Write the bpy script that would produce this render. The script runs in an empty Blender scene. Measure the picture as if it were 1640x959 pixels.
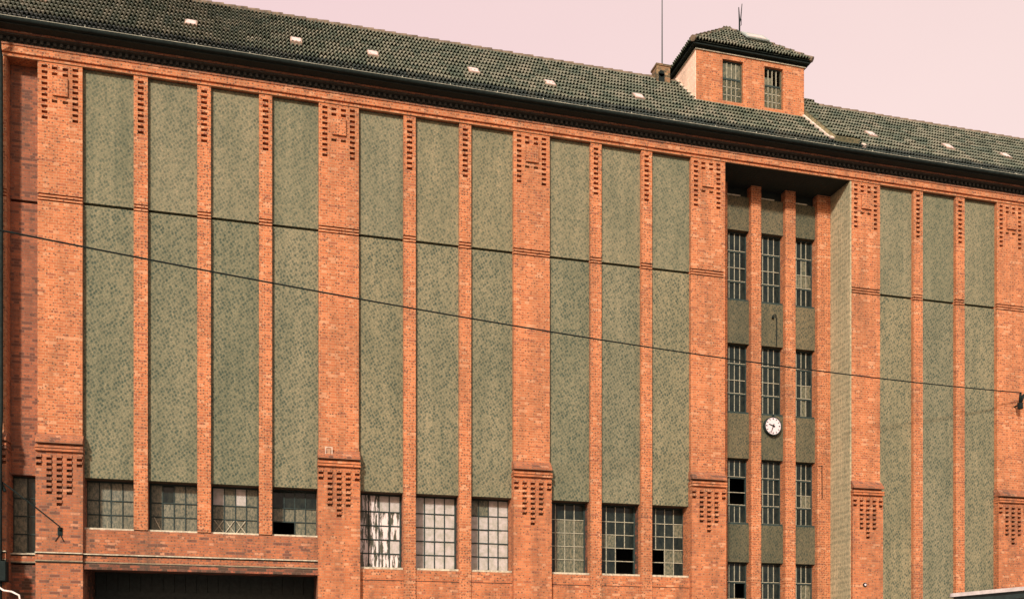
import bpy, math, random
from mathutils import Vector
rnd = random.Random(7)
scene = bpy.context.scene
col = scene.collection

# ------------------------------------------------------------------ materials
MATS = {}
def new_mat(name):
    m = bpy.data.materials.new(name); m.use_nodes = True
    nt = m.node_tree; b = nt.nodes['Principled BSDF']
    MATS[name] = m
    return m, nt, b
def nd(nt, t, **k):
    n = nt.nodes.new(t)
    for a, v in k.items(): setattr(n, a, v)
    return n
def mathn(nt, op, a, b=None):
    n = nd(nt, 'ShaderNodeMath', operation=op)
    for i, v in enumerate((a, b)):
        if v is None: continue
        if isinstance(v, (int, float)): n.inputs[i].default_value = v
        else: nt.links.new(v, n.inputs[i])
    return n.outputs[0]
def ramp(nt, fac, stops, interp='LINEAR'):
    r = nd(nt, 'ShaderNodeValToRGB'); r.color_ramp.interpolation = interp
    el = r.color_ramp.elements
    while len(el) < len(stops): el.new(0.5)
    for e, (p, c) in zip(el, stops):
        e.position = p; e.color = (*c, 1) if len(c) == 3 else c
    nt.links.new(fac, r.inputs[0]); return r.outputs[0]
def mixc(nt, fac, a, b, mode='MIX'):
    n = nd(nt, 'ShaderNodeMix', data_type='RGBA', blend_type=mode)
    for idx, v in ((0, fac), (6, a), (7, b)):
        if isinstance(v, (int, float)): n.inputs[idx].default_value = v
        elif isinstance(v, tuple): n.inputs[idx].default_value = (*v, 1)
        else: nt.links.new(v, n.inputs[idx])
    return n.outputs[2]
def noise(nt, vec, scale, detail=3, rough=.55):
    n = nd(nt, 'ShaderNodeTexNoise'); n.inputs['Scale'].default_value = scale
    n.inputs['Detail'].default_value = detail; n.inputs['Roughness'].default_value = rough
    if vec is not None: nt.links.new(vec, n.inputs['Vector'])
    return n.outputs[0]
def position(nt):
    return nd(nt, 'ShaderNodeTexCoord').outputs['Object']
def scaled(nt, vec, s):
    n = nd(nt, 'ShaderNodeMapping'); n.inputs['Scale'].default_value = s
    nt.links.new(vec, n.inputs['Vector']); return n.outputs[0]
def bump(nt, b, h, strength, dist):
    n = nd(nt, 'ShaderNodeBump'); n.inputs['Strength'].default_value = strength
    n.inputs['Distance'].default_value = dist
    nt.links.new(h, n.inputs['Height']); nt.links.new(n.outputs[0], b.inputs['Normal'])

def brick_material(name, palette, mortar, dirt=.25, dirt_col=(.10, .055, .035), spots=.4):
    m, nt, b = new_mat(name)
    p = position(nt)
    sep = nd(nt, 'ShaderNodeSeparateXYZ'); nt.links.new(p, sep.inputs[0])
    cmb = nd(nt, 'ShaderNodeCombineXYZ')
    nt.links.new(mathn(nt, 'ADD', sep.outputs[0], sep.outputs[1]), cmb.inputs[0])
    nt.links.new(sep.outputs[2], cmb.inputs[1])
    br = nd(nt, 'ShaderNodeTexBrick'); nt.links.new(cmb.outputs[0], br.inputs['Vector'])
    br.inputs['Color1'].default_value = (0, 0, 0, 1); br.inputs['Color2'].default_value = (1, 1, 1, 1)
    br.inputs['Mortar'].default_value = (.5, .5, .5, 1)
    br.inputs['Scale'].default_value = 1; br.inputs['Brick Width'].default_value = .26
    br.inputs['Row Height'].default_value = .077; br.inputs['Mortar Size'].default_value = .006
    br.inputs['Mortar Smooth'].default_value = .2
    br.offset = .5; br.squash = .5; br.squash_frequency = 2     # stretcher and header courses
    c = ramp(nt, br.outputs['Color'], palette, 'CONSTANT')
    fine = noise(nt, p, 42, 4)
    c = mixc(nt, .55, c, ramp(nt, fine, [(.3, (.55, .55, .55)), (.7, (1.25, 1.22, 1.2))]), 'MULTIPLY')
    c = mixc(nt, br.outputs['Fac'], c, mortar)
    # grime: large streaky stains of their own shape
    st = noise(nt, scaled(nt, p, (1.3, 1.3, .22)), 1.5, 5, .6)
    sp = noise(nt, p, 6, 4, .65)
    d = mathn(nt, 'MULTIPLY', ramp(nt, st, [(.42, (0, 0, 0)), (.72, (1, 1, 1))]), ramp(nt, sp, [(.35, (.3, .3, .3)), (.65, (1, 1, 1))]))
    c = mixc(nt, mathn(nt, 'MULTIPLY', d, dirt), c, dirt_col)
    # small burnt spots and chipped arrises scattered over the wall
    v = nd(nt, 'ShaderNodeTexVoronoi'); v.inputs['Scale'].default_value = 11.5; v.inputs['Randomness'].default_value = .6
    nt.links.new(p, v.inputs['Vector'])
    c = mixc(nt, mathn(nt, 'MULTIPLY', ramp(nt, v.outputs['Distance'], [(.16, (1, 1, 1)), (.36, (0, 0, 0))]), spots), c, (.07, .04, .025))
    nt.links.new(c, b.inputs['Base Color'])
    b.inputs['Roughness'].default_value = .9
    h = mathn(nt, 'ADD', mathn(nt, 'MULTIPLY', br.outputs['Fac'], -1.0), mathn(nt, 'MULTIPLY', fine, .5))
    bump(nt, b, h, .6, .01)
    return m
ORANGE = [(0, (.34, .105, .045)), (.06, (.43, .135, .048)), (.30, (.49, .160, .058)), (.55, (.54, .185, .072)), (.78, (.45, .138, .05)), (.94, (.58, .26, .13))]
BRICK = brick_material('orange_brick', ORANGE, (.50, .28, .15), .75, (.12, .06, .03), spots=.85)
MIDGRIME = brick_material('stained_orange_brick', ORANGE, (.36, .2, .11), .95, (.10, .05, .028), spots=.95)
GRIMY = brick_material('grimy_brick', [(0, (.16, .06, .035)), (.08, (.34, .11, .044)), (.42, (.42, .14, .056)), (.66, (.32, .102, .045)), (.8, (.39, .125, .05)), (.95, (.48, .21, .11))], (.24, .14, .09), .75, (.055, .045, .03), spots=.7)
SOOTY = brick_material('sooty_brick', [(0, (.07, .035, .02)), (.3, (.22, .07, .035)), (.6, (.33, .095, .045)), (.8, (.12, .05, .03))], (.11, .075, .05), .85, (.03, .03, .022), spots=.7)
RECESSB = brick_material('shaded_recess_brick', [(0, (.14, .05, .03)), (.2, (.28, .088, .042)), (.5, (.34, .11, .05)), (.8, (.25, .078, .036))], (.2, .11, .07), .85, (.06, .04, .028), spots=.9)  # stained brick, darkened further so its colour carries the recess shade
CHIMB = brick_material('old_chimney_brick', [(0, (.08, .06, .03)), (.3, (.24, .13, .06)), (.6, (.30, .19, .09)), (.8, (.15, .1, .05))], (.2, .15, .09), .5, (.05, .05, .03))

def roughcast(name, light, dark, cell=9.0, amount=.75):
    m, nt, b = new_mat(name)
    p = position(nt)
    wob = noise(nt, p, 6, 2)
    vec = nd(nt, 'ShaderNodeVectorMath', operation='ADD')
    sc = nd(nt, 'ShaderNodeVectorMath', operation='SCALE'); sc.inputs[3].default_value = .03
    n3 = nd(nt, 'ShaderNodeTexNoise'); n3.inputs['Scale'].default_value = 5; nt.links.new(p, n3.inputs['Vector'])
    nt.links.new(n3.outputs['Color'], sc.inputs[0])
    nt.links.new(p, vec.inputs[0]); nt.links.new(sc.outputs[0], vec.inputs[1])
    v = nd(nt, 'ShaderNodeTexVoronoi'); v.inputs['Scale'].default_value = cell; v.inputs['Randomness'].default_value = .42
    mp = scaled(nt, vec.outputs[0], (1.1, 1, .85)); mp.node.inputs['Rotation'].default_value = (0, math.radians(33), 0)
    nt.links.new(mp, v.inputs['Vector'])
    dots = ramp(nt, v.outputs['Distance'], [(.2, (1, 1, 1)), (.66, (0, 0, 0))])
    fine = noise(nt, p, 55, 4, .7)
    blot = noise(nt, scaled(nt, p, (1, 1, .45)), .9, 5, .6)
    streak = noise(nt, scaled(nt, p, (2.4, 2.4, .12)), 1.6, 5, .65)
    oi = nd(nt, 'ShaderNodeObjectInfo')                      # every panel weathered a little differently
    lt = mixc(nt, 1.0, light, ramp(nt, oi.outputs['Random'], [(0, (.84, .88, .86)), (.5, (1.0, 1.0, 1.0)), (1, (1.14, 1.08, 1.02))]), 'MULTIPLY')
    worn = ramp(nt, noise(nt, p, 1.7, 5, .7), [(.3, (.78, .78, .78)), (.65, (1, 1, 1))])   # worn and patched areas
    warm = mixc(nt, ramp(nt, noise(nt, p, 21, 3, .6), [(.5, (0, 0, 0)), (.68, (.8, .8, .8))]), lt, mixc(nt, 1.0, lt, (1.55, 1.32, 1.28), 'MULTIPLY'))
    c = mixc(nt, mathn(nt, 'MULTIPLY', mathn(nt, 'MULTIPLY', dots, amount), worn), warm, dark)
    c = mixc(nt, .8, c, ramp(nt, fine, [(.3, (.38, .42, .40)), (.7, (1.5, 1.46, 1.4))]), 'MULTIPLY')
    c = mixc(nt, .8, c, ramp(nt, blot, [(.3, (.74, .80, .76)), (.7, (1.2, 1.16, 1.1))]), 'MULTIPLY')
    c = mixc(nt, .6, c, ramp(nt, streak, [(.3, (.62, .70, .66)), (.7, (1.18, 1.15, 1.1))]), 'MULTIPLY')
    nt.links.new(c, b.inputs['Base Color']); b.inputs['Roughness'].default_value = .95
    bump(nt, b, mathn(nt, 'SUBTRACT', fine, mathn(nt, 'MULTIPLY', dots, .6)), .7, .012)
    return m
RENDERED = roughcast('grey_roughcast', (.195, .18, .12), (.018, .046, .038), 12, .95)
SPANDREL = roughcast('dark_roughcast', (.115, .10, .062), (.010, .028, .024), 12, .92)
PALECAST = roughcast('pale_reveal_roughcast', (.45, .385, .265), (.14, .15, .105), 9, .65)
PALEPINK = roughcast('pale_pink_render', (.82, .60, .54), (.72, .44, .36), 8.0, .4)  # pale pink render, turret's left side only
PARAPET = roughcast('mossy_parapet_render', (.30, .26, .16), (.10, .11, .07))
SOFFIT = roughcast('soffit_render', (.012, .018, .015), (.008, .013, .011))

def plain(name, colour, rough=.6, metal=0, var=.35, scale=9, spec=.5):
    m, nt, b = new_mat(name)
    n = noise(nt, position(nt), scale, 5, .65)
    lo = tuple(c * (1 - var) for c in colour); hi = tuple(min(1, c * (1 + var)) for c in colour)
    nt.links.new(ramp(nt, n, [(.3, lo), (.7, hi)]), b.inputs['Base Color'])
    b.inputs['Roughness'].default_value = rough; b.inputs['Metallic'].default_value = metal
    b.inputs['Specular IOR Level'].default_value = spec
    return m
DARKSTEEL = plain('dark_painted_steel', (.025, .04, .036), .7, 0, .35, 9, .2)
BARS = plain('weathered_steel_bar', (.30, .28, .20), .7, 0, .5, 20)
SILLM = plain('pale_sill', (.42, .38, .28), .8, 0, .5, 12)
ZINC = plain('dark_zinc_gutter', (.012, .018, .016), .9, 0, .4, 9, .15)
LIP = plain('bright_zinc_lip', (.30, .30, .23), .6, 0, .5, 4)
CONCRETE = plain('stained_concrete', (.24, .20, .13), .9, 0, .5, 4)
BLACK = plain('black_iron', (.010, .016, .015), .8, 0, .35, 9, .12)
ROOM = plain('dark_room', (.02, .025, .023), .9)
GATE = plain('dark_gate_boards', (.02, .028, .026), .8)
FLASH = plain('pale_lead_flashing', (.62, .50, .42), .7, 0, .35, 6)
GREYMETAL = plain('grey_hatch_metal', (.32, .36, .33), .5, 0, .3)
PALEPIPE = plain('pale_painted_pipe', (.70, .60, .55), .6)
CLOCKFACE = plain('clock_enamel', (.66, .55, .56), .5, 0, .06)
ASPHALT = plain('asphalt', (.05, .05, .048), .9, 0, .4, 30)
PAVING = plain('paving', (.16, .14, .12), .9, 0, .35, 5)
PAINT = plain('road_paint', (.7, .68, .62), .7)
SHELTERDARK = plain('dark_shelter_roof', (.02, .035, .033), .5)
SHELTERRIM = plain('white_rim', (.58, .52, .50), .6, 0, .25)
CONCRETE2 = plain('chalky_bracket_paint', (.5, .36, .27), .8)
DARKBRICK = plain('shaded_cornice_brick', (.035, .034, .027), .9, 0, .6, 12)  # near black: shade of the dentil zone painted into the brick colour
RUST = plain('rusty_bracket', (.35, .20, .12), .8, 0, .4)

def glass(name, base, dirt, rough=.12, amount=.6, scale=(3, 3, 1.2), lo=.38, hi=.62, spec=.4):
    m, nt, b = new_mat(name)
    p = position(nt)
    n = noise(nt, scaled(nt, p, scale), 3.2, 5, .7)
    f = ramp(nt, n, [(lo, (0, 0, 0)), (hi, (1, 1, 1))])
    nt.links.new(mixc(nt, mathn(nt, 'MULTIPLY', f, amount), base, dirt), b.inputs['Base Color'])
    b.inputs['Roughness'].default_value = rough; b.inputs['Specular IOR Level'].default_value = spec
    bump(nt, b, noise(nt, p, 2.5, 2), .15, .02)
    return m
GDARK = glass('dark_glass', (.005, .011, .012), (.04, .047, .034), .12, .45, spec=.18)
GOLIVE = glass('dirty_olive_glass', (.035, .05, .035), (.21, .185, .115), .4, .8, (6, 6, 3))
GWHITE = glass('sky_white_glass', (.46, .41, .385), (.26, .25, .19), .5, .7, (2, 2, 2))  # white sky reflection painted into the pane colour
GCURTAIN = glass('streaked_white_glass', (.055, .055, .035), (.66, .57, .54), .35, 1.0, (2.6, 2.6, .38), .48, .53)
SKYGLASS = glass('bright_rooflight_glass', (.66, .53, .50), (.45, .33, .27), .4, .6)  # pale pane colour carries the reflected sky

# roof tiles
def tiles(name, dark, mid, light):
    m, nt, b = new_mat(name)
    p = position(nt)
    sep = nd(nt, 'ShaderNodeSeparateXYZ'); nt.links.new(p, sep.inputs[0])
    cmb = nd(nt, 'ShaderNodeCombineXYZ')
    nt.links.new(mathn(nt, 'FLOOR', mathn(nt, 'DIVIDE', sep.outputs[0], .23)), cmb.inputs[0])
    nt.links.new(mathn(nt, 'FLOOR', mathn(nt, 'DIVIDE', sep.outputs[2], .283)), cmb.inputs[2])
    wn = nd(nt, 'ShaderNodeTexWhiteNoise', noise_dimensions='3D'); nt.links.new(cmb.outputs[0], wn.inputs['Vector'])
    c = ramp(nt, wn.outputs['Value'], [(0, dark), (.45, mid), (.9, light)])
    n = noise(nt, p, 1.1, 5, .65); n2 = noise(nt, p, 16, 4, .7)
    c = mixc(nt, .8, c, ramp(nt, n, [(.3, (.68, .80, .72)), (.7, (1.2, 1.12, 1.06))]), 'MULTIPLY')
    c = mixc(nt, .8, c, ramp(nt, n2, [(.3, (.7, .75, .7)), (.7, (1.25, 1.2, 1.15))]), 'MULTIPLY')
    nt.links.new(c, b.inputs['Base Color']); b.inputs['Roughness'].default_value = .65
    return m
TILE = tiles('weathered_roof_tile', (.085, .108, .082), (.14, .15, .112), (.22, .21, .165))
EAVETILE = tiles('dark_eaves_tile', (.012, .022, .018), (.022, .034, .028), (.05, .055, .042))  # darker tile colour for the lowest two rows
RUSTY = plain('rooflight_frame', (.34, .24, .18), .8, 0, .4)
RIDGE = plain('ridge_tile', (.14, .10, .065), .8, 0, .6, 6)

# ------------------------------------------------------------------ mesh builder
class MB:
    def __init__(s): s.v = []; s.f = []; s.mi = []; s.mats = []
    def m(s, mat):
        if mat not in s.mats: s.mats.append(mat)
        return s.mats.index(mat)
    def box(s, x0, x1, y0, y1, z0, z1, mat):
        i = len(s.v); k = s.m(mat)
        s.v += [(x0,y0,z0),(x1,y0,z0),(x1,y1,z0),(x0,y1,z0),(x0,y0,z1),(x1,y0,z1),(x1,y1,z1),(x0,y1,z1)]
        for q in ((0,3,2,1),(4,5,6,7),(0,1,5,4),(1,2,6,5),(2,3,7,6),(3,0,4,7)):
            s.f.append(tuple(i+a for a in q)); s.mi.append(k)
    def hexa(s, pts, mat):      # bottom four then top four, counter-clockwise
        i = len(s.v); k = s.m(mat); s.v += [tuple(p) for p in pts]
        for q in ((0,3,2,1),(4,5,6,7),(0,1,5,4),(1,2,6,5),(2,3,7,6),(3,0,4,7)):
            s.f.append(tuple(i+a for a in q)); s.mi.append(k)
    def prism(s, x0, x1, prof, mat):   # closed (y,z) profile swept along X
        i = len(s.v); k = s.m(mat); n = len(prof)
        for x in (x0, x1): s.v += [(x, y, z) for y, z in prof]
        for a in range(n):
            b = (a+1) % n; s.f.append((i+a, i+b, i+n+b, i+n+a)); s.mi.append(k)
        s.f.append(tuple(i+a for a in range(n))[::-1]); s.mi.append(k)
        s.f.append(tuple(i+n+a for a in range(n))); s.mi.append(k)
    def tube(s, pts, r, mat, seg=8):
        k = s.m(mat); pts = [Vector(p) for p in pts]; rings = []
        rr = r if isinstance(r, (list, tuple)) else [r]*len(pts)
        for j, p in enumerate(pts):
            t = (pts[min(j+1, len(pts)-1)] - pts[max(j-1, 0)]).normalized()
            a = Vector((0, 0, 1)) if abs(t.z) < .9 else Vector((1, 0, 0))
            u = t.cross(a).normalized(); w = t.cross(u)
            i = len(s.v); rings.append(i)
            for q in range(seg):
                an = 2*math.pi*q/seg; c = p + (u*math.cos(an) + w*math.sin(an))*rr[j]; s.v.append(tuple(c))
        for j in range(len(pts)-1):
            for q in range(seg):
                s.f.append((rings[j]+q, rings[j]+(q+1) % seg, rings[j+1]+(q+1) % seg, rings[j+1]+q)); s.mi.append(k)
        s.f.append(tuple(rings[0]+q for q in range(seg))[::-1]); s.mi.append(k)
        s.f.append(tuple(rings[-1]+q for q in range(seg))); s.mi.append(k)
    def disc(s, c, r0, r1, y0, y1, mat, seg=40):  # ring or disc facing -Y between depths y0<y1
        k = s.m(mat); i = len(s.v)
        for r, y in ((r0, y0), (r1, y0), (r1, y1), (r0, y1)):
            for q in range(seg):
                a = 2*math.pi*q/seg; s.v.append((c[0]+r*math.cos(a), y, c[2]+r*math.sin(a)))
        for e in range(4):
            for q in range(seg):
                a = i+e*seg; b = i+((e+1) % 4)*seg
                s.f.append((a+q, a+(q+1) % seg, b+(q+1) % seg, b+q)); s.mi.append(k)
    def build(s, name, parent=None, smooth=False, bevel=0):
        me = bpy.data.meshes.new(name); me.from_pydata(s.v, [], s.f)
        for mt in s.mats: me.materials.append(mt)
        me.polygons.foreach_set('material_index', s.mi)
        if smooth: me.polygons.foreach_set('use_smooth', [True]*len(s.f))
        me.update()
        o = bpy.data.objects.new(name, me); col.objects.link(o)
        if parent: o.parent = parent
        if bevel:
            b = o.modifiers.new('soft edges', 'BEVEL'); b.width = bevel; b.segments = 2; b.limit_method = 'ANGLE'
        return o
def tag(o, label=None, cat=None, group=None, kind=None):
    for k, v in (('label', label), ('category', cat), ('group', group), ('kind', kind)):
        if v: o[k] = v
    return o
def empty(name, loc=(0, 0, 0)):
    o = bpy.data.objects.new(name, None); col.objects.link(o); o.location = loc; o.empty_display_size = .3
    return o

# ------------------------------------------------------------------ facade layout (X along the street, Y into the building)
FACTORY = tag(empty('factory_building'), 'long orange brick factory with tall grey rendered panels and a small roof turret', 'building')
ZT, ZG0, ZG1, ZW = 18.17, 14.475, 14.545, 7.01
GROUND = 0.12
pil = [(-13.5, -12.35), (-7.6, -6.43), (-5.66, -4.54), (1.80, 2.95), (7.64, 8.79), (13.52, 14.67), (19.38, 20.48), (25.20, 26.34), (31.05, 32.2)]
PD = .14
YB = .64

def header(mb, x0, x1, z0, z1, y, out, mat):
    mb.box(x0, x1, y-out, y+.02, z0, z1, mat)

def skin(mb, x0, x1, z0, z1, y0, y1, pockets, mat):
    """brick facing between y0 and y1 with rectangular pockets left out of it"""
    cuts = sorted({z0, z1} | {z for p in pockets for z in p[2:] if z0 < z < z1})
    for za, zb in zip(cuts, cuts[1:]):
        zm = (za+zb)/2; x = x0
        for p in sorted(p for p in pockets if p[2] < zm < p[3]):
            if p[0]-x > .001: mb.box(x, p[0], y0, y1, za, zb, mat)
            x = max(x, p[1])
        if x1-x > .001: mb.box(x, x1, y0, y1, za, zb, mat)
def grooves(x0, x1): return [(x0, x1, 14.405+k*.088, 14.445+k*.088) for k in range(3)]

def pilaster(x0, x1, mat_top, mat_low, base=True):
    w = x1-x0; mb = MB(); sx = w/1.15
    lo = 8.09
    P = grooves(x0, x1)
    for k in range(10):
        z = ZT-.085-k*.154
        for c in (.10, .89): P.append((x0+c*sx, x0+(c+.15)*sx, z-.078, z))
    for c in (.36, .635):
        for z in (ZT-.105, ZT-.26, ZT-1.0): P.append((x0+c*sx, x0+(c+.145)*sx, z-.078, z))
    skin(mb, x0, x1, lo, ZT+.02, 0, .11, P, mat_top)
    mb.box(x0, x1, .11, YB, lo, ZT+.02, mat_top)
    mb.box(x0+.385*sx, x0+.775*sx, -.06, .02, ZT-.90, ZT-.40, mat_top)
    p = mb.build('pilaster', FACTORY)
    b = MB(); X0, X1 = x0-.03, x1+.03
    b.prism(X0, X1, [(-.19, 7.90), (.0, 8.12), (YB, 8.12), (YB, 7.905), (-.19, 7.845)], GRIMY)
    b.box(X0+.02, X1-.02, -.03, YB, 7.785, 7.86, GRIMY)                    # neck course
    for k in range(2): b.box(X0-.01, X1+.01, -.18, YB, 7.63+k*.082, 7.69+k*.082, mat_low)
    b.box(X0+.005, X1-.005, -.09, YB, 7.56, 7.785, mat_low)
    W = X1-X0; Q = []
    for ci, nr in ((0, 2), (1, 7), (2, 9), (3, 7), (4, 2)):
        cx = X0+.085+ci*(W-.17)/4
        for r in range(nr):
            z = 7.535-r*.152
            Q.append((cx-.07, cx+.07, z-.152, z-.077))
            b.box(cx-.066, cx+.066, -.15, -.114, z-.077, z, mat_low)
    skin(b, X0, X1, 5.9, 7.565, -.115, 0, Q, mat_low)
    b.box(X0, X1, 0, YB, 5.9, 7.565, mat_low)
    b.box(X0, X1, -.115, YB, GROUND, 5.9, mat_low)
    b.build('corbelled_base', p)
    return p
for i, (a, b) in enumerate(pil):
    pilaster(a, b, BRICK, GRIMY if i < 3 else MIDGRIME, True)

def string_panel(x0, x1, zb, mat=RENDERED, y=PD, name='rendered_panel'):
    for z0, z1, out in ((ZG1, ZT+.01, .012), (zb, ZG0, 0)):
        mb = MB(); mb.box(x0+.002, x1-.002, y-out, y+.16, z0, z1, mat); mb.build(name, FACTORY)

def pier(x0, x1, zb):
    mb = MB(); c = (x0+x1)/2
    P = grooves(x0, x1)
    for k in range(10):
        z = ZT-.14-k*.154; P.append((c-.08, c+.08, z-.078, z))
    skin(mb, x0, x1, zb, ZT+.01, .012, .12, P, BRICK)
    mb.box(x0, x1, .12, .30, zb, ZT+.01, BRICK)
    mb.build('pier', FACTORY)

def window(x0, x1, z0, z1, y, cols, rows, pick, bar=BARS, thick=.022, label=None, sillm=SILLM, heavy=(), name='window', dx0=0.0):
    """rows: list of fractions from the top; pick(c, r) -> pane material or None for an open pane; heavy = rows with a thick transom below"""
    fr = MB(); e = .045
    fr.box(x0+.003, x0+e, y-.03, y+.05, z0, z1, DARKSTEEL); fr.box(x1-e, x1-.003, y-.03, y+.05, z0, z1, DARKSTEEL)
    fr.box(x0+e, x1-e, y-.03, y+.05, z0, z0+e, bar); fr.box(x0+e, x1-e, y-.03, y+.05, z1-e, z1-.003, DARKSTEEL)
    cw = (x1-x0-2*e)/cols
    zs = [z1-e]; H = z1-z0-2*e; tot = sum(rows)
    for r in rows: zs.append(zs[-1]-H*r/tot)
    for k in range(1, len(rows)):
        t = thick if (k-1) not in heavy else thick*2.2
        mt = bar if (k-1) not in heavy else DARKSTEEL
        fr.box(x0+e, x1-e, y-.028, y+.02, zs[k]-t/2, zs[k]+t/2, mt)
        if (k-1) in heavy:
            fr.box(x0+e, x1-e, y-.045, y-.028, zs[k]+t*.5, zs[k]+t*.5+.02, bar)
    gl = MB()
    for c in range(cols):
        xa = x0+e+c*cw
        for r in range(len(rows)):
            mt = pick(c, r)
            if c: 
                if not (mt is None and pick(c-1, r) is None):
                    fr.box(xa-thick/2, xa+thick/2, y-.022, y+.02, zs[r+1]+.002, zs[r]-.002, bar)
            if mt is None: continue
            j = [rnd.uniform(-.006, .006) for _ in range(3)]
            gl.hexa([(xa, y+j[0], zs[r+1]), (xa+cw, y+j[1], zs[r+1]), (xa+cw, y+j[1]+.006, zs[r+1]), (xa, y+j[0]+.006, zs[r+1]),
                     (xa, y+j[2], zs[r]), (xa+cw, y+j[1]+j[2]-j[0], zs[r]), (xa+cw, y+j[1]+j[2]-j[0]+.006, zs[r]), (xa, y+j[2]+.006, zs[r])], mt)
    f = fr.build(name, FACTORY)
    if label: f['label'] = label
    gl.build('glass', f)
    if sillm:
        s = MB(); s.box(x0+.004, x1-.004, y-.46 if y < .65 else y-.2, y-.031, z0-.05, z0+.012, sillm); s.build('sill', f)
    return f, zs, cw

def split_bay(x0, x1, n, pw=.365):
    w = (x1-x0-(n-1)*pw)/n
    return [(x0+i*(w+pw), x0+i*(w+pw)+w) for i in range(n)]
YWIN = .58
def core(x0, x1, zb):
    mb = MB(); mb.box(x0, x1, .302, YB, zb, ZT+.01, SOOTY); mb.build('backing_wall', FACTORY)

# --- left four-panel bay over the gate
ps = split_bay(-4.54, 1.80, 4)
core(-4.54, 1.80, ZW)
def olive(pw=.2, seed=1):
    r = random.Random(seed); cache = {}
    def f(c, r_):
        if (c, r_) not in cache: cache[(c, r_)] = GWHITE if r.random() < pw else (GOLIVE if r.random() < .75 else GDARK)
        return cache[(c, r_)]
    return f
def win3(c, r):
    if r == 0 and c in (0, 2): return GWHITE
    return GOLIVE
def win4(c, r):
    if r == 2 and c in (0, 1): return None
    return GOLIVE if r else GDARK
left_picks = [lambda c, r: GOLIVE, lambda c, r: GDARK if (c, r) == (1, 0) else GOLIVE, win3, win4]
left_labels = ['window with dirty olive panes', 'window with dirty panes and a pale strip', 'window with two pale upper panes', 'window with a dark open lower pane']
SL = 5.63
for i, (a, b) in enumerate(ps):
    string_panel(a, b, ZW)
    f, zs, cw = window(a, b, SL, ZW, YWIN, 4, (1.25, 1, 1), left_picks[i], bar=DARKSTEEL, thick=.03, label=left_labels[i], heavy=())
    tp = MB()
    if i == 1: tp.tube([(a+.12, YWIN-.02, zs[2]-.02), (a+.30, YWIN-.02, zs[3]+.03)], .012, SILLM, 5)
    if i == 2:
        for c in range(3):
            xa = a+.045+c*cw
            tp.tube([(xa+.03, YWIN-.02, zs[2]-.03), (xa+cw-.03, YWIN-.02, zs[3]+.03)], .012, SILLM, 5)
            tp.tube([(xa+cw-.03, YWIN-.035, zs[2]-.03), (xa+.03, YWIN-.035, zs[3]+.03)], .012, SILLM, 5)
    if i in (1, 2): tp.build('tape_strip', f)
    if i < 3:
        pier(b, ps[i+1][0], SL-.02)
        m2 = MB(); m2.box(b+.01, ps[i+1][0]-.01, .301, YB, SL-.05, ZW, SOOTY); m2.build('backing_wall', FACTORY)
mb = MB(); mb.box(-4.54, 1.80, .004, YB, 4.6, SL-.052, GRIMY); mb.build('apron_wall', FACTORY)
lg = MB()                                   # ledge and beam above the gateway, wrapped round the pilaster
for (a, b, y) in ((-7.63, -6.40, -.115), (-6.40, -5.69, .40), (-5.69, -4.51, -.115), (-4.51, 1.77, .0)):
    lg.box(a, b, y-.11, y+.06, 4.872, 4.900, SILLM)
    lg.box(a, b, y-.07, y+.05, 4.66, 4.682, CONCRETE)
    lg.box(a, b, y-.03, y+.05, 4.835, 4.871, DARKBRICK); lg.box(a, b, y-.055, y+.05, 4.683, 4.834, GRIMY)
    lg.box(a, b, y-.045, y+.05, 4.636, 4.659, DARKBRICK)
    if y == 0: lg.box(a, b, y-.06, y+.4, 4.48, 4.636, SOOTY)
lg.build('ledge', FACTORY)
g = MB(); n = 20; gx0, gx1 = -4.5, 1.77
for k in range(n):
    a = gx0+(gx1-gx0)*k/n; g.box(a+.006, a+(gx1-gx0)/n-.006, 1.9, 1.95, GROUND+.02, 4.6, GATE)
g.box(gx0, gx1, 1.95, 2.0, GROUND+.02, 4.6, ROOM)
for z in (.8, 2.3, 3.9): g.box(gx0+.05, gx1-.05, 1.86, 1.899, z, z+.15, GATE)
g.build('gateway_door', FACTORY)
mb = MB(); mb.box(-4.6, -4.51, YB, 2.0, GROUND, 4.6, SOOTY); mb.box(1.77, 1.86, YB, 2.0, GROUND, 4.6, SOOTY); mb.box(-4.6, 1.86, YB, 2.0, 4.6, 4.7, SOOTY)
mb.build('gateway_passage', FACTORY)

# --- recessed strip left of the first pilaster
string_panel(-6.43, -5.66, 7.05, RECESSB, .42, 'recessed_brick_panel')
window(-6.43, -5.66, 4.93, 7.05, .70, 2, (1.1, 1, 1, 1), lambda c, r: GOLIVE if c == 0 else GDARK, bar=DARKSTEEL, thick=.035, label='dark narrow window in the deep recess')
mb = MB(); mb.box(-6.43, -5.66, .42, .85, 2.9, 4.60, SOOTY); mb.box(-6.43, -5.66, .581, .85, 7.05, ZT, SOOTY); mb.box(-6.43, -5.66, .44, .85, GROUND, 2.9, SOOTY); mb.build('recess_wall', FACTORY)
mb = MB(); mb.box(-6.45, -6.432, .3, .85, GROUND, ZT, SOOTY); mb.box(-5.658, -5.64, .3, .85, GROUND, ZT, SOOTY); mb.build('recess_side_wall', FACTORY)

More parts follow.
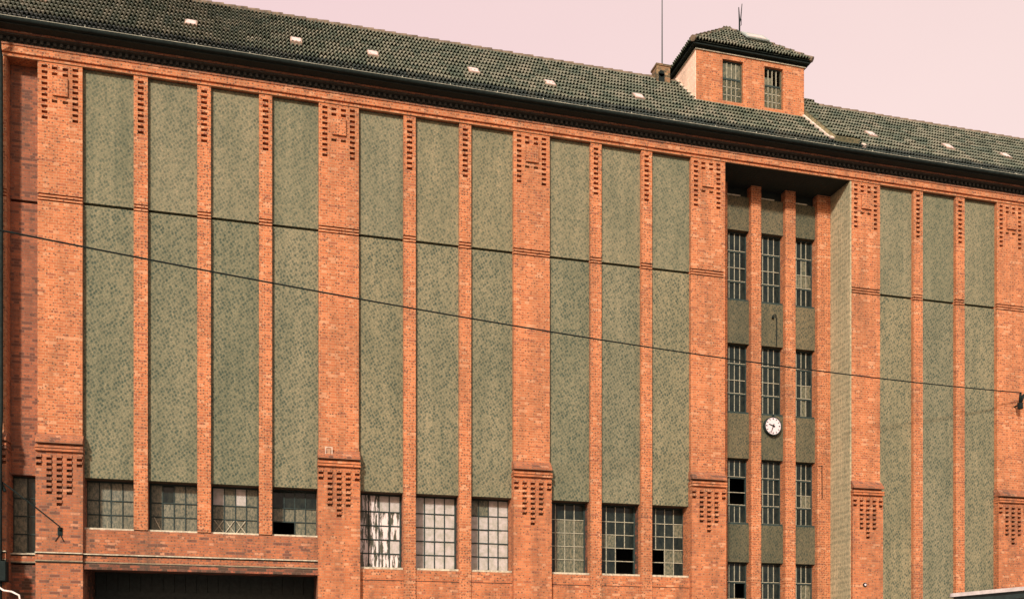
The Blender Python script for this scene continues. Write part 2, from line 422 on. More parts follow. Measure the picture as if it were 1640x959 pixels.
# --- three-panel bays
SR = 4.77
def bay3(x0, x1, picks, labels, bars):
    ps = split_bay(x0, x1, 3); core(x0, x1, ZW)
    for i, (a, b) in enumerate(ps):
        string_panel(a, b, ZW)
        window(a, b, SR, ZW, YWIN, *picks[i], bar=bars[i], thick=.032 if bars[i] is DARKSTEEL else .024, label=labels[i])
        mb = MB(); mb.box(a, b, .055, YB, 4.40, SR-.052, MIDGRIME); mb.box(a, b, .075, YB, 4.37, 4.401, SOOTY); mb.box(a, b, .06, YB, GROUND, 4.371, MIDGRIME); mb.build('apron_wall', FACTORY)
        if i < 2: pier(b, ps[i+1][0], GROUND)
        if i < 2:
            m2 = MB(); m2.box(b+.01, ps[i+1][0]-.01, .301, YB, GROUND, ZW, SOOTY); m2.build('backing_wall', FACTORY)
R5 = (1.15, 1, 1, 1, 1)
W = lambda c, r: GWHITE
bay3(2.95, 7.64, [(4, R5, lambda c, r: GWHITE if (c, r) in ((3, 0), (2, 0), (3, 3)) else GCURTAIN), (4, R5, W), (4, R5, lambda c, r: GOLIVE if (r == 0 and c < 2) else GWHITE)],
     ['window with streaked half-white panes', 'window with all panes white with reflected sky', 'window with white panes and dirty upper corner'], [DARKSTEEL]*3)
def pA(c, r): return GOLIVE if c in (1, 2) and r in (1, 2, 3) else (GDARK if c == 0 or r == 0 else GOLIVE)
def pB(c, r):
    if r >= 3 and c >= 2: return None
    return GOLIVE if (r == 2 and c in (0, 1)) else GDARK
def pC(c, r):
    if r >= 3 and c < 2: return None
    return GOLIVE if (r, c) in ((3, 2), (3, 3), (1, 3), (4, 2)) else GDARK
bay3(8.79, 13.52, [(4, R5, pA), (4, R5, pB), (4, R5, pC)],
     ['window with dirty olive panes and thin pale bars', 'window with its lower right leaf missing', 'window with its lower left leaf missing'], [BARS]*3)
# --- tall blind bay on the right, plus the bays just outside the picture
for (x0, x1) in ((20.48, 25.20), (26.34, 31.05), (-12.35, -7.6)):
    ps = split_bay(x0, x1, 3); core(x0, x1, GROUND)
    for i, (a, b) in enumerate(ps):
        string_panel(a, b, GROUND)
        if i < 2: pier(b, ps[i+1][0], GROUND)

# --- recessed stair bay
SX0, SX1, SY = 14.67, 19.38, 1.15
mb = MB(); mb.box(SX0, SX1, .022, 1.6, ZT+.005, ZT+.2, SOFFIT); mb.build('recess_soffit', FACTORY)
mb = MB(); mb.box(SX1-.055, SX1-.002, .004, 1.45, GROUND, ZT+.004, PALECAST); mb.build('recess_side_wall', FACTORY)
mb = MB(); mb.box(SX0+.002, SX0+.055, .004, 1.45, GROUND, ZT+.004, BRICK); mb.build('recess_side_wall', FACTORY)
piers = [(SX0+.056, 15.39), (16.28, 16.655), (17.575, 17.965), (18.81, SX1-.056)]
for a, b in piers:
    mb = MB(); mb.box(a, b, SY, 1.62, GROUND, ZT+.004, BRICK); mb.build('stair_pier', FACTORY)
rows = [(14.34, 16.68), (10.52, 12.84), (6.76, 8.95), (3.05, 5.43)]
gaps = [(piers[k][1], piers[k+1][0]) for k in range(3)]
def stairpick(seed, opened=(), lighter=()):
    def f(c, r):
        if (c, r) in opened: return None
        return GOLIVE if (c, r) in lighter else GDARK
    return f
stair_notes = {(0, 2): (stairpick(1, ((1, 1), (2, 1), (3, 1), (1, 2), (2, 2), (3, 2))), 'stair window with its middle leaf missing'),
               (0, 3): (stairpick(1, ((2, 1), (3, 1), (2, 2), (3, 2), (2, 3), (3, 3))), 'stair window with its lower right leaf missing'),
               (2, 0): (stairpick(2, (), ((2, 1), (2, 2), (3, 2), (1, 2))), None), (2, 1): (stairpick(2, (), ((2, 2), (3, 2), (2, 3))), None),
               (2, 2): (stairpick(2, (), ((2, 2), (3, 2), (0, 3))), None), (2, 3): (stairpick(2, (), ((2, 1), (3, 1), (3, 2))), None)}
for gi, (a, b) in enumerate(gaps):
    zt = 17.83
    for ri, (z0, z1) in enumerate(rows):
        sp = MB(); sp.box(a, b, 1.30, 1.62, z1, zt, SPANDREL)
        if ri == 0:
            sp.box(a, a+.62*(b-a), 1.27, 1.30, zt-.005, zt+.03, SILLM)  # pale ledge modelled only along its lit part
            sp.box(a, b, 1.44, 1.62, zt, ZT+.004, SOFFIT)  # wall above the spandrel painted near black for the shade there
        sp.build('spandrel', FACTORY)
        pk, lb = stair_notes.get((gi, ri), (stairpick(0), None))
        window(a, b, z0, z1, 1.52, 4, (.27, .23, .21, .26), pk, bar=BARS, thick=.022, label=lb, heavy=(0, 2), sillm=DARKSTEEL, name='stair_window')
        zt = z0-.052
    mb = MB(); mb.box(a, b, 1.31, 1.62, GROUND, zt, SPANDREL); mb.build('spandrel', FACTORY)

# --- frieze, cornice, gutter
L0, L1 = -13.55, 32.25
fz = MB()
fz.prism(L0, L1, [(-.03, ZT), (-.03, ZT+.055), (.02, ZT+.06), (.02, ZT+.105), (-.04, ZT+.11), (-.04, 18.46), (YB, 18.46), (YB, ZT+.021), (.021, ZT+.021), (.021, ZT)], BRICK)
fz.build('frieze', FACTORY)
cn = MB()
cn.box(L0, L1, -.065, YB, 18.46, 18.505, GRIMY)
cn.box(L0, L1, -.02, YB, 18.505, 18.66, DARKBRICK)
x = L0+.05
while x < L1-.1:
    cn.box(x, x+.075, -.10, -.02, 18.56, 18.659, DARKBRICK); x += .165
cn.box(L0, L1, -.20, YB, 18.66, 18.70, DARKBRICK)
cn.box(L0, L1, -.225, YB, 18.70, 18.745, GRIMY)
cn.build('cornice', FACTORY)
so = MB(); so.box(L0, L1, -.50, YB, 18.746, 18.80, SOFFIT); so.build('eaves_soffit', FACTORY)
gt = MB()
gp = []
for k in range(11):
    a = math.pi*k/10; gp.append((-.56-.075*math.cos(a), 18.865-.085*math.sin(a)))
gp_in = [(-.56-.067*math.cos(math.pi*k/10), 18.865-.077*math.sin(math.pi*k/10)) for k in range(10, -1, -1)]
gt.prism(L0-.05, L1+.05, gp+gp_in, ZINC)
gt.tube([(L0-.05, -.636, 18.868), (L1+.05, -.636, 18.868)], .009, LIP, 6)
GUT = gt.build('gutter', FACTORY)
bk = MB(); bk.tube([(0, -.64, 18.868), (0, -.60, 18.93), (0, -.50, 18.95)], .011, LIP, 5)
proto = bk.build('gutter_bracket', GUT); proto.location.x = -12.9
for k in range(1, 32):
    o = proto.copy(); col.objects.link(o); o.parent = GUT; o.location.x = -12.9+k*1.42
dp = MB()
dp.tube([(-6.60, -.58, 18.80), (-6.585, -.52, 18.62), (-6.55, -.22, 18.35), (-6.53, -.16, 18.1), (-6.53, -.15, 17.6), (-6.53, -.13, 15), (-6.53, -.13, 8.5), (-6.53, -.24, 7.9), (-6.53, -.26, .2)], .055, ZINC, 10)
dp.build('downpipe', FACTORY, smooth=True)

# --- roof tiles: rows of double-roll tiles, each row lapping over the one below
def tile_patch(mb, origin, U, V, rows, expo, xr, mats, roll=.115, amp=.042, lip=.085):
    U = Vector(U).normalized(); V = Vector(V).normalized(); N = U.cross(V).normalized()
    O = Vector(origin); SS = (0, .14, .30, .5, .70, .86)
    prof = [-1.0*amp, -.25*amp, .7*amp, 1.0*amp, .7*amp, -.25*amp]
    for r in range(rows):
        x0, x1 = xr(r)
        if x1-x0 < roll: continue
        n0 = math.floor(x0/roll); n1 = math.ceil(x1/roll)
        k = mb.m(mats(r)); pr = []
        dz = 0; dv = 0; 
        for n in range(n0, n1):
            if n % 2 == 0: dz = rnd.gauss(0, .006); dv = rnd.gauss(0, .010)
            for s, h in zip(SS, prof):
                x = (n+s)*roll
                if x < x0 or x > x1: continue
                pr.append((x, h, dz, dv))
        i = len(mb.v); m = len(pr)
        for lvl in range(3):
            for x, h, dz, dv in pr:
                if lvl == 0: p = O + U*x + V*(r*expo+dv+.012) + N*(lip+h+dz-.022)
                elif lvl == 1: p = O + U*x + V*(r*expo+dv) + N*(lip+h+dz)
                else: p = O + U*x + V*((r+1)*expo+.12) + N*(.01+h*.7+dz*.3)
                mb.v.append(tuple(p))
        for lvl in range(2):
            for q in range(m-1):
                mb.f.append((i+lvl*m+q, i+lvl*m+q+1, i+(lvl+1)*m+q+1, i+(lvl+1)*m+q)); mb.mi.append(k)
A = math.radians(45); RY, RZ = -.52, 18.85
EX = .40; NR = 13
rf = MB()
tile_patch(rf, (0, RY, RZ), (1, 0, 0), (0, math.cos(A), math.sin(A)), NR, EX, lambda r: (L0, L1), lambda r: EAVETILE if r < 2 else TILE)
ry = RY+NR*EX*math.cos(A)+.02; rz = RZ+NR*EX*math.sin(A)+.02
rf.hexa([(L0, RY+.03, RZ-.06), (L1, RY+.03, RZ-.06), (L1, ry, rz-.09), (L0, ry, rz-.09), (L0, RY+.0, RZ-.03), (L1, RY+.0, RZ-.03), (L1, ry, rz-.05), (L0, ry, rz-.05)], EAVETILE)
rf.hexa([(L0, ry, rz-.15), (L1, ry, rz-.15), (L1, 2*ry-RY, RZ-.1), (L0, 2*ry-RY, RZ-.1), (L0, ry, rz), (L1, ry, rz), (L1, 2*ry-RY, RZ), (L0, 2*ry-RY, RZ)], TILE)
x = L0
while x < L1-.1:                             # half-round ridge tiles
    e = min(x+.36, L1); d = rnd.uniform(-.008, .008)
    rf.tube([(x, ry, rz+d-.01), (e+.03, ry, rz+d+.012)], [.095, .11], RIDGE, 10); x = e
ROOF = rf.build('roof', FACTORY)
def roofpt(X, s, up=0):   # s metres up the slope from the eaves
    return (X, RY+s*math.cos(A)-up*math.sin(A), RZ+s*math.sin(A)+up*math.cos(A))
sl = MB()
def rquad(mb, xa, xb, s0, s1, u0, u1, mat):
    P = [roofpt(xa, s0, u0), roofpt(xb, s0, u0), roofpt(xb, s1, u0), roofpt(xa, s1, u0), roofpt(xa, s0, u1), roofpt(xb, s0, u1), roofpt(xb, s1, u1), roofpt(xa, s1, u1)]
    mb.hexa(P, mat)
rquad(sl, -.17, .17, -.24, .24, -.02, .10, RUSTY); rquad(sl, -.135, .135, -.20, .20, .10, .115, SKYGLASS)
sky0 = None
for X, Yp in ((-5.76, 1.11), (-1.78, 1.09), (1.2, 1.05), (3.47, .99), (6.59, .94), (9.06, .92), (12.12, 1.03), (20.8, 1.02), (23.97, 1.03), (26.44, 1.07)):
    s = (Yp-RY)/math.cos(A)
    if sky0 is None: o = sky0 = sl.build('skylight', ROOF)
    else:
        o = sky0.copy(); col.objects.link(o); o.parent = ROOF
    q = roofpt(X, s, 0); q0 = roofpt(0, 0, 0)
    o.location = (q[0]-q0[0], q[1]-q0[1], q[2]-q0[2])
# low parapet box running down the slope right of the turret
up = MB()
rquad(up, 18.62, 19.55, .60, 4.9, -.05, .22, PARAPET)
o_ = roofpt(0, .62, .20); tile_patch(up, o_, (1, 0, 0), (0, 1, 1), 11, .39, lambda r: (18.6, 19.58), lambda r: TILE)
ub = up.build('roof_upstand', ROOF)
fl = MB(); rquad(fl, 18.52, 18.615, .70, 3.3, .05, .12, FLASH); rquad(fl, 18.48, 18.616, .62, .80, .121, .16, FLASH)
fl.build('lead_flashing', ROOF)
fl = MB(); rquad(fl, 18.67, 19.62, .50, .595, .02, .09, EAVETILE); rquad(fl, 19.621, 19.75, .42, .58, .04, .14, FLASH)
fl.build('lead_apron', ROOF)
ch = MB()
ch.box(13.52, 14.02, 2.75, 3.2, 21.9, 22.78, CHIMB); ch.box(13.49, 14.05, 2.72, 3.23, 22.78, 22.84, CHIMB)
ch.disc((13.70, 0, 22.5), 0.001, .11, 2.735, 2.76, BLACK, 20); ch.box(13.59, 13.81, 2.735, 2.76, 22.1, 22.5, BLACK)
ch.build('chimney', ROOF)

# --- roof turret
TX0, TX1, TY0, TY1, TZ0, TZ1 = 14.47, 18.58, 1.62, 4.9, 20.4, 22.84
tw = MB()
w1, w2, wz = (15.45, 16.23), (17.04, 17.76), (21.2, 22.62)
for a, b in ((TX0, w1[0]), (w1[1], w2[0]), (w2[1], TX1)): tw.box(a, b, TY0, TY0+.25, TZ0, TZ1, BRICK)
for a, b in (w1, w2):
    tw.box(a, b, TY0, TY0+.25, TZ0, wz[0], BRICK); tw.box(a, b, TY0, TY0+.25, wz[1], TZ1, BRICK)
tw.box(TX1-.25, TX1, TY0+.25, TY1, TZ0, TZ1, BRICK); tw.box(TX0, TX1, TY1, TY1+.25, TZ0, TZ1, BRICK)
tw.box(TX0+.01, TX0+.25, TY0+.25, TY1, TZ0, TZ1, BRICK)
TUR = tw.build('turret', FACTORY)
sw = MB(); sw.box(TX0-.015, TX0+.009, TY0+.01, TY1, TZ0, TZ1, PALEPINK)
sw.build('pale_side', TUR)
fl = MB(); fl.box(TX0-.05, TX1+.02, TY0-.05, TY0-.002, 20.93, 21.03, FLASH)
# sloping flashing along the side wall
fl.hexa([(TX0-.06, 1.6, 20.93), (TX0-.016, 1.6, 20.93), (TX0-.016, 3.2, 22.55), (TX0-.06, 3.2, 22.55), (TX0-.06, 1.6, 21.09), (TX0-.016, 1.6, 21.09), (TX0-.016, 3.2, 22.71), (TX0-.06, 3.2, 22.71)], FLASH)
fl.build('turret_flashing', TUR)
for wi, (a, b) in enumerate((w1, w2)):
    m = MB(); y = TY0+.13
    m.box(a, a+.05, y-.03, y+.04, wz[0], wz[1], SPANDREL); m.box(b-.05, b, y-.03, y+.04, wz[0], wz[1], SPANDREL)
    m.box(a+.05, b-.05, y-.03, y+.04, wz[1]-.05, wz[1], DARKSTEEL)
    zm = 22.02
    m.box(a+.05, b-.05, y-.03, y+.03, zm-.03, zm+.03, DARKSTEEL)
    m.box(a+.05, b-.05, y-.01, y+.02, wz[0], zm-.03, SPANDREL)
    for k in range(1, 4):
        xx = a+.05+(b-a-.1)*k/4; m.box(xx-.012, xx+.012, y-.025, y+.02, zm+.03, wz[1]-.05, BARS)
        m.box(xx-.012, xx+.012, y-.02, y-.011, wz[0], zm-.03, BARS)
    for zz in (21.48, 21.75): m.box(a+.05, b-.05, y-.02, y-.011, zz-.012, zz+.012, BARS)
    t = m.build('turret_window', TUR)
    t['label'] = 'turret window with dark empty upper light' if wi else 'boarded turret window with barred upper light'
    gm = MB()
    if wi == 0: gm.box(a+.05, b-.05, y+.0, y+.006, zm+.03, wz[1]-.05, GOLIVE)
    else: gm.box(a+.05, a+.05+(b-a-.1)*.5, y, y+.006, zm+.03, wz[1]-.30, GOLIVE); gm.box(a+.06, b-.06, y+.4, y+.41, zm-.3, wz[1], ROOM)
    gm.build('turret_glazing', TUR)
ev = MB(); ox = .17
ev.box(TX0-.045, TX1+.045, TY0-.045, TY1+.2, 22.775, 22.80, SILLM)
ev.box(TX0-.02, TX1+.02, TY0-.02, TY1+.2, 22.80, 22.86, DARKBRICK)
ev.box(TX0-ox, TX1+ox-.03, TY0-ox, TY1+ox+.2, 22.86, 22.955, ZINC)
ev.build('turret_eaves', TUR)
tr = MB(); AZ = 24.78; EZ = 22.93
ex0, ex1, ey0, ey1 = TX0-.23, TX1+.20, TY0-.23, TY1+.55
cx, cy = 16.45, 3.25
def hip(pa, pb, apex, mb):
    pa, pb, ap = Vector(pa), Vector(pb), Vector(apex)
    U = (pb-pa).normalized(); foot = pa+U*((ap-pa).dot(U)); Vv = ap-foot; Lh = Vv.length; wid = (pb-pa).length; fx = (ap-pa).dot(U)
    n = int(Lh/.34); e = Lh/n
    def xr(r):
        t = (r+.35)/n; return (fx*t, wid-(wid-fx)*t)
    tile_patch(mb, pa, U, Vv, n, e, xr, lambda r: TILE)
    N = U.cross(Vv.normalized())
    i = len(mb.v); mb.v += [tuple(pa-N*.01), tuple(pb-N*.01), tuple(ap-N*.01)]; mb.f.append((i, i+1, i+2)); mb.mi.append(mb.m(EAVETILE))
apex = (cx, cy, AZ)
cr = [(ex0, ey0, EZ), (ex1, ey0, EZ), (ex1, ey1, EZ), (ex0, ey1, EZ)]
for k in range(4): hip(cr[k], cr[(k+1) % 4], apex, tr)
for c in cr:
    a_, b_ = Vector(c), Vector(apex); nseg = 9
    for k in range(nseg):
        p = a_.lerp(b_, k/nseg); q = a_.lerp(b_, (k+1.1)/nseg)
        tr.tube([p+Vector((0, 0, .05)), q+Vector((0, 0, .03))], [.10, .075], RIDGE, 8)
TR = tr.build('turret_roof', TUR)
# roof hatch on the turret's front slope
n_ = Vector((0, -(AZ-EZ), cy-ey0)).normalized(); vv = Vector((0, cy-ey0, AZ-EZ)).normalized()
hm = MB()
def hq(xa, xb, s0, s1, u0, u1, mat):
    def P(x, s, u): return tuple(Vector((x, ey0, EZ))+vv*s+n_*u)
    hm.hexa([P(xa, s0, u0), P(xb, s0, u0), P(xb, s1, u0), P(xa, s1, u0), P(xa, s0, u1), P(xb, s0, u1), P(xb, s1, u1), P(xa, s1, u1)], mat)
hq(16.72, 17.42, 1.20, 1.72, 0, .15, GREYMETAL); hq(16.64, 17.50, 1.13, 1.80, .15, .19, GREYMETAL); hq(16.76, 17.38, 1.20, 1.58, .19, .202, SKYGLASS)
hm.build('roof_hatch', TUR)

# --- shell of the building behind the front
sh = MB()
BYK = 2*ry-RY-.5
sh.box(L0+.05, L1-.05, BYK-.3, BYK, GROUND, 18.74, GRIMY)
for a in (L0+.05, L1-.35):
    sh.box(a, a+.3, YB, BYK-.3, GROUND, 18.74, GRIMY)
    i = len(sh.v)
    sh.hexa([(a, .3, 18.80), (a+.3, .3, 18.80), (a+.3, BYK-.3, 18.80), (a, BYK-.3, 18.80), (a, ry-.1, rz-.25), (a+.3, ry-.1, rz-.25), (a+.3, ry+.1, rz-.25), (a, ry+.1, rz-.25)], GRIMY)
sh.build('rear_and_end_walls', FACTORY)
rm = MB()
for a, b in ((2.9, 13.6), (-4.5, 1.8)): rm.box(a, b, 2.6, 2.7, 4.75, 7.6, ROOM); rm.box(a, b, .46, 2.6, 7.3, 7.4, ROOM)
rm.box(14.6, 19.4, 3.3, 3.4, GROUND, 18, ROOM)
rm.build('interior_wall', FACTORY)

# ------------------------------------------------------------------ clock
CL = tag(empty('wall_clock', (17.12, 1.30, 10.09)), 'round white wall clock with black hands between the middle stair windows', 'clock')
m = MB(); m.disc((0, 0, 0), .0005, .290, -.13, -.0, CLOCKFACE, 48); m.build('clock_face', CL)
m = MB(); m.disc((0, 0, 0), .291, .318, -.15, .0, DARKSTEEL, 48); m.build('clock_rim', CL)
m = MB()
for k in range(12):
    a = math.radians(30*k); r0, r1 = (.215, .268); w = .018 if k % 3 == 0 else .012
    d = Vector((math.sin(a), 0, math.cos(a))); t = Vector((math.cos(a), 0, -math.sin(a)))
    P = []
    for y in (-.131, -.136):
        P += [d*r0-t*w+Vector((0, y, 0)), d*r0+t*w+Vector((0, y, 0)), d*r1+t*w+Vector((0, y, 0)), d*r1-t*w+Vector((0, y, 0))]
    m.hexa(P, BLACK)
m.build('hour_marks', CL)
def hand(name, ang, ln, w, y):
    a = math.radians(ang); d = Vector((math.sin(a), 0, math.cos(a))); t = Vector((math.cos(a), 0, -math.sin(a))); m = MB(); P = []
    for yy in (y, y-.006):
        P += [-d*.07-t*w+Vector((0, yy, 0)), -d*.07+t*w+Vector((0, yy, 0)), d*ln+t*w*.5+Vector((0, yy, 0)), d*ln-t*w*.5+Vector((0, yy, 0))]
    m.hexa(P, BLACK); m.build(name, CL)
hand('hour_hand', 289, .17, .026, -.139); hand('minute_hand', 200, .25, .018, -.147)
m = MB(); m.tube([(.06, 0, .31), (.06, -.03, .37), (.06, .1, .42)], .03, BLACK, 8); m.build('clock_bracket', CL)

# ------------------------------------------------------------------ wires and small fittings
def cable(pts, r, name, label, cat='cable', mat=BLACK):
    m = MB(); m.tube(pts, r, mat, 6); o = m.build(name); tag(o, label, cat); return o
A0 = Vector((25.90, -.36, 11.44)); A1 = Vector((-8.2, -8.0, 10.55))
pts = []
for k in range(41):
    t = k/40; p = A0.lerp(A1, t); p.z -= .46*4*t*(1-t); pts.append(p)
cable(pts, .018, 'overhead_cable', 'long thin black cable sloping across the whole front of the factory')
AN = tag(empty('cable_anchor', (25.93, -.17, 11.2)), 'black forked insulator anchoring the long cable on the far right pilaster', 'insulator')
m = MB(); m.tube([(0, .2, -.15), (0, -.10, -.15)], .03, BLACK); m.box(-.07, .07, -.16, -.04, -.30, -.08, BLACK); m.build('anchor_bracket', AN, bevel=.01)
m = MB()
m.tube([(0, -.10, -.10), (-.06, -.17, .08), (-.07, -.19, .25)], [.055, .05, .03], BLACK); m.tube([(0, -.10, -.10), (.08, -.12, .10), (.12, -.12, .22)], [.055, .05, .03], BLACK)
m.build('fork', AN, smooth=True)
UP = tag(empty('utility_pole', (-8.2, -8, .12)), 'grey steel cable pole at the kerb left of the gateway', 'pole')
m = MB(); m.tube([(0, 0, 0), (0, 0, 10.9)], [.12, .075], GREYMETAL, 12); m.build('pole_shaft', UP, smooth=True)
m = MB(); m.tube([(0, 0, 10.6), (.0, 0, 10.8)], .1, BLACK, 10); m.build('pole_collar', UP)
cable([(-5.08, -.20, 5.60), (-5.66, -.22, 6.08), (-6.52, -.20, 6.75)], .02, 'slack_cable', 'short black cable hung over the dark recess beside the first pilaster')
HK = tag(empty('cable_hook', (-5.08, -.115, 5.5)), 'small dark wall hook holding the short cable on the first pilaster', 'hook')
m = MB(); m.tube([(0, .01, 0), (0, -.09, .02), (0, -.10, .10)], .025, BLACK); m.build('hook_arm', HK)
m = MB(); m.box(-.06, .06, -.02, .01, -.14, .08, BLACK); m.tube([(0, -.02, -.1), (-.12, -.02, -.3)], .012, BLACK, 5); m.tube([(0, -.02, -.1), (.10, -.02, -.3)], .012, BLACK, 5); m.build('hook_plate', HK)
IB = tag(empty('pilaster_insulator', (-6.52, -.12, 6.6)), 'dark stub bracket at the left edge carrying the short cable', 'bracket')
m = MB(); m.tube([(0, .02, -.05), (.0, -.12, .05), (.0, -.10, .22)], .04, BLACK); m.build('bracket_arm', IB)
m = MB(); m.tube([(-.12, -.06, .32), (.10, -.06, -.12)], .045, BLACK, 8); m.build('bracket_strut', IB)
JB = tag(empty('junction_box', (-6.62, -.21, 4.35)), 'dark square junction box under the ledge at the left edge', 'box')
m = MB(); m.box(-.28, .28, -.2, .1, -.28, .26, BLACK); m.build('box_body', JB, bevel=.02)
m = MB(); m.box(-.26, .26, -.215, -.20, -.26, .24, BLACK); m.build('box_cover', JB)
LP = tag(empty('bent_pipe', (-6.5, -.2, 3.9)), 'pale bent pipe curving out below the dark junction box', 'pipe')
m = MB(); m.tube([(-.35, 0, .28), (-.15, -.15, .10), (.12, -.3, -.08), (.32, -.35, -.11), (.50, -.35, -.2), (.55, -.35, -.5)], .026, PALEPIPE, 8); m.build('pipe_arm', LP, smooth=True)
m = MB(); m.tube([(-.35, .09, .28), (-.35, -.03, .28)], .08, DARKSTEEL, 10); m.build('pipe_flange', LP)
FB = tag(empty('lamp_bracket', (2.08, -.10, 8.02)), 'pale square lamp bracket standing on the ledge of the second wide pilaster', 'bracket')
m = MB()
for x in (-.09, .09): m.box(x-.016, x+.016, -.02, .01, -.08, .14, CONCRETE2)
m.box(-.106, .106, -.021, .011, .14, .17, CONCRETE2); m.build('bracket_frame', FB)
m = MB(); m.box(-.05, .05, -.01, .02, -.05, .11, RUST); m.build('bracket_plate', FB)
GN = tag(empty('gooseneck_conduit', (17.22, 1.3, 13.3)), 'thin dark hooked conduit on the middle spandrel above the clock', 'conduit')
m = MB(); m.tube([(-.06, -.05, .58), (-.01, -.06, .63), (.05, -.06, .60), (.08, -.05, .45), (.09, -.03, .2), (.09, -.03, -.42)], .016, BLACK, 6); m.build('conduit_pipe', GN)
m = MB(); m.tube([(-.06, -.05, .58), (-.06, -.05, .50)], [.03, .05], BLACK, 8); m.build('conduit_cap', GN)
m = MB(); m.tube([(18.84, 1.13, 8.80), (18.97, 1.12, 8.82), (18.98, 1.12, 7.7)], .014, BLACK, 6); tag(m.build('wall_conduit'), 'thin dark bent conduit on the right-hand stair pier beside the third window row', 'conduit')
WB = tag(empty('wall_bolt', (19.8, -.12, 4.62)), 'small round pale wall bolt low on the pilaster right of the stair recess', 'bolt')
m = MB(); m.disc((0, 0, 0), .0005, .035, -.05, .01, CLOCKFACE, 16); m.build('bolt_head', WB)
m = MB(); m.disc((0, 0, 0), .036, .07, -.03, .01, BLACK, 16); m.build('bolt_washer', WB)
m = MB(); m.tube([(13.83, 3.0, 22.83), (13.83, 3.0, 26.6)], [.022, .012], DARKSTEEL, 6); m.tube([(13.83, 3.0, 22.83), (13.83, 3.0, 22.95)], .04, DARKSTEEL, 8)
tag(m.build('aerial_mast'), 'tall thin mast rising from the chimney beside the turret', 'mast')
RD = tag(empty('lightning_rod', (16.85, 3.05, 24.6)), 'short forked rod on top of the turret roof', 'rod')
m = MB(); m.tube([(0, 0, 0), (0, 0, .45), (-.03, 0, .95)], [.03, .028, .015], BLACK, 6); m.build('rod_shaft', RD)
m = MB(); m.tube([(0, 0, .38), (.05, 0, .55), (.10, 0, 1.1)], [.02, .02, .012], BLACK, 6); m.tube([(.0, 0, .28), (.07, 0, .33), (.07, 0, .55)], .012, BLACK, 6); m.build('rod_fork', RD)

# ------------------------------------------------------------------ bus shelter, only its roof corner is in the picture
SHL = tag(empty('bus_shelter', (10.2, -16.0, .12)), 'dark flat shelter roof with a rounded white rim at the lower right corner', 'shelter')
SHL.rotation_euler.z = math.radians(8)
def rrect(x0, x1, y0, y1, r, n=6):
    P = []
    for cx_, cy_, a0 in ((x1-r, y1-r, 0), (x0+r, y1-r, 90), (x0+r, y0+r, 180), (x1-r, y0+r, 270)):
        for k in range(n+1):
            a = math.radians(a0+90*k/n); P.append((cx_+r*math.cos(a), cy_+r*math.sin(a)))
    return P
def slab(mb, P, z0, z1, mat):
    i = len(mb.v); k = mb.m(mat); n = len(P)
    mb.v += [(x, y, z0) for x, y in P]+[(x, y, z1) for x, y in P]
    mb.f.append(tuple(range(i, i+n))[::-1]); mb.mi.append(k); mb.f.append(tuple(range(i+n, i+2*n))); mb.mi.append(k)
    for a in range(n):
        b = (a+1) % n; mb.f.append((i+a, i+b, i+n+b, i+n+a)); mb.mi.append(k)
m = MB(); slab(m, rrect(.05, 2.2, -4.2, -.05, .12), 2.56, 2.66, SHELTERDARK); m.build('shelter_roof', SHL)
m = MB(); slab(m, rrect(0, 2.25, -4.25, 0, .16), 2.661, 2.715, SHELTERRIM); m.build('roof_rim', SHL)
for x, y in ((.3, -.4), (.3, -3.8), (1.9, -.4), (1.9, -3.8)):
    m = MB(); m.tube([(x, y, 0), (x, y, 2.56)], .04, GREYMETAL, 10); m.build('post', SHL)
m = MB(); m.box(1.86, 1.88, -3.7, -.5, .3, 2.2, GDARK); m.build('back_pane', SHL)

# ------------------------------------------------------------------ ground
m = MB(); m.box(-400, 400, -400, 400, -.3, 0, ASPHALT); tag(m.build('road'), kind='structure')
m = MB(); m.box(-60, 90, -9.0, 6.9, .0, .12, PAVING); tag(m.build('pavement'), kind='structure')
m = MB(); m.box(-60, 90, -45, -15.5, .0, .12, PAVING); tag(m.build('far_pavement'), kind='structure')
m = MB()
for k in range(-14, 22): m.box(k*4.0, k*4.0+1.6, -12.3, -12.18, .0, .004, PAINT)
tag(m.build('road_markings'), kind='structure')

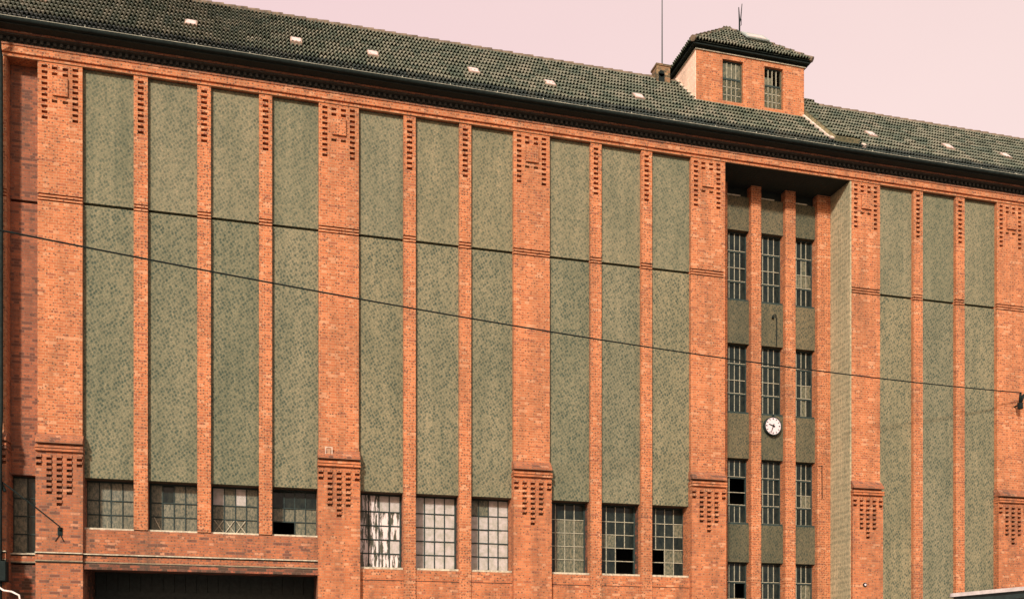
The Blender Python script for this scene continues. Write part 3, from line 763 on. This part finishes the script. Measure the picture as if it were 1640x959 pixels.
# ------------------------------------------------------------------ light
SUN_EL, SUN_AZ = math.radians(25), math.radians(30)    # in front of the facade, from the left
sd = Vector((-math.sin(SUN_AZ)*math.cos(SUN_EL), -math.cos(SUN_AZ)*math.cos(SUN_EL), math.sin(SUN_EL)))
w = bpy.data.worlds.new('World'); scene.world = w; w.use_nodes = True
nt = w.node_tree; nt.nodes.clear()
out = nd(nt, 'ShaderNodeOutputWorld')
st = nd(nt, 'ShaderNodeTexSky', sky_type='NISHITA'); st.sun_disc = False; st.sun_elevation = SUN_EL
st.sun_rotation = math.atan2(sd.x, sd.y); st.dust_density = 4; st.air_density = 1
b1 = nd(nt, 'ShaderNodeBackground'); b1.inputs[1].default_value = .05
nt.links.new(mixc(nt, 1.0, st.outputs[0], (1.0, .66, .52), 'MULTIPLY'), b1.inputs[0])
tc = nd(nt, 'ShaderNodeTexCoord'); dt = nd(nt, 'ShaderNodeVectorMath', operation='DOT_PRODUCT')
nt.links.new(tc.outputs['Generated'], dt.inputs[0]); dt.inputs[1].default_value = sd
mr = nd(nt, 'ShaderNodeMapRange'); mr.inputs[1].default_value = .0; mr.inputs[2].default_value = 1.0; mr.interpolation_type = 'SMOOTHSTEP'
nt.links.new(dt.outputs['Value'], mr.inputs[0])
cl = noise(nt, scaled(nt, tc.outputs['Generated'], (1, 1, 2.2)), 1.6, 4, .5)
sx_ = nd(nt, 'ShaderNodeSeparateXYZ'); nt.links.new(tc.outputs['Generated'], sx_.inputs[0])
FRONT = mixc(nt, sx_.outputs[0], (.565, .40, .395), (.585, .455, .41))
veil = mixc(nt, mr.outputs[0], FRONT, (.46, .42, .37))
veil = mixc(nt, .32, veil, ramp(nt, cl, [(.3, (.92, .9, .92)), (.7, (1.1, 1.14, 1.08))]), 'MULTIPLY')
b2 = nd(nt, 'ShaderNodeBackground'); b2.inputs[1].default_value = 1.0; nt.links.new(veil, b2.inputs[0])
ad = nd(nt, 'ShaderNodeAddShader'); nt.links.new(b1.outputs[0], ad.inputs[0]); nt.links.new(b2.outputs[0], ad.inputs[1]); nt.links.new(ad.outputs[0], out.inputs[0])
sl_ = bpy.data.lights.new('sun', 'SUN'); sl_.energy = 3.0; sl_.angle = math.radians(5); sl_.color = (1, .95, .86)
so_ = bpy.data.objects.new('sun', sl_); col.objects.link(so_); so_.rotation_euler = (-sd).to_track_quat('-Z', 'Y').to_euler(); so_.location = sd*60

# ------------------------------------------------------------------ camera
cd = bpy.data.cameras.new('camera'); cam = bpy.data.objects.new('camera', cd); col.objects.link(cam)
cam.location = (0, -28.70, 1.6); cam.rotation_euler = (math.radians(90), 0, math.radians(-14.81))
cd.sensor_width = 36; cd.lens = 36*1560/1640; cd.shift_y = (1080-479.5)/1640; cd.clip_end = 2000; cd.clip_start = .1
scene.camera = cam
scene.view_settings.view_transform = 'Standard'; scene.view_settings.look = 'None'
scene.view_settings.exposure = .55; scene.view_settings.gamma = 1
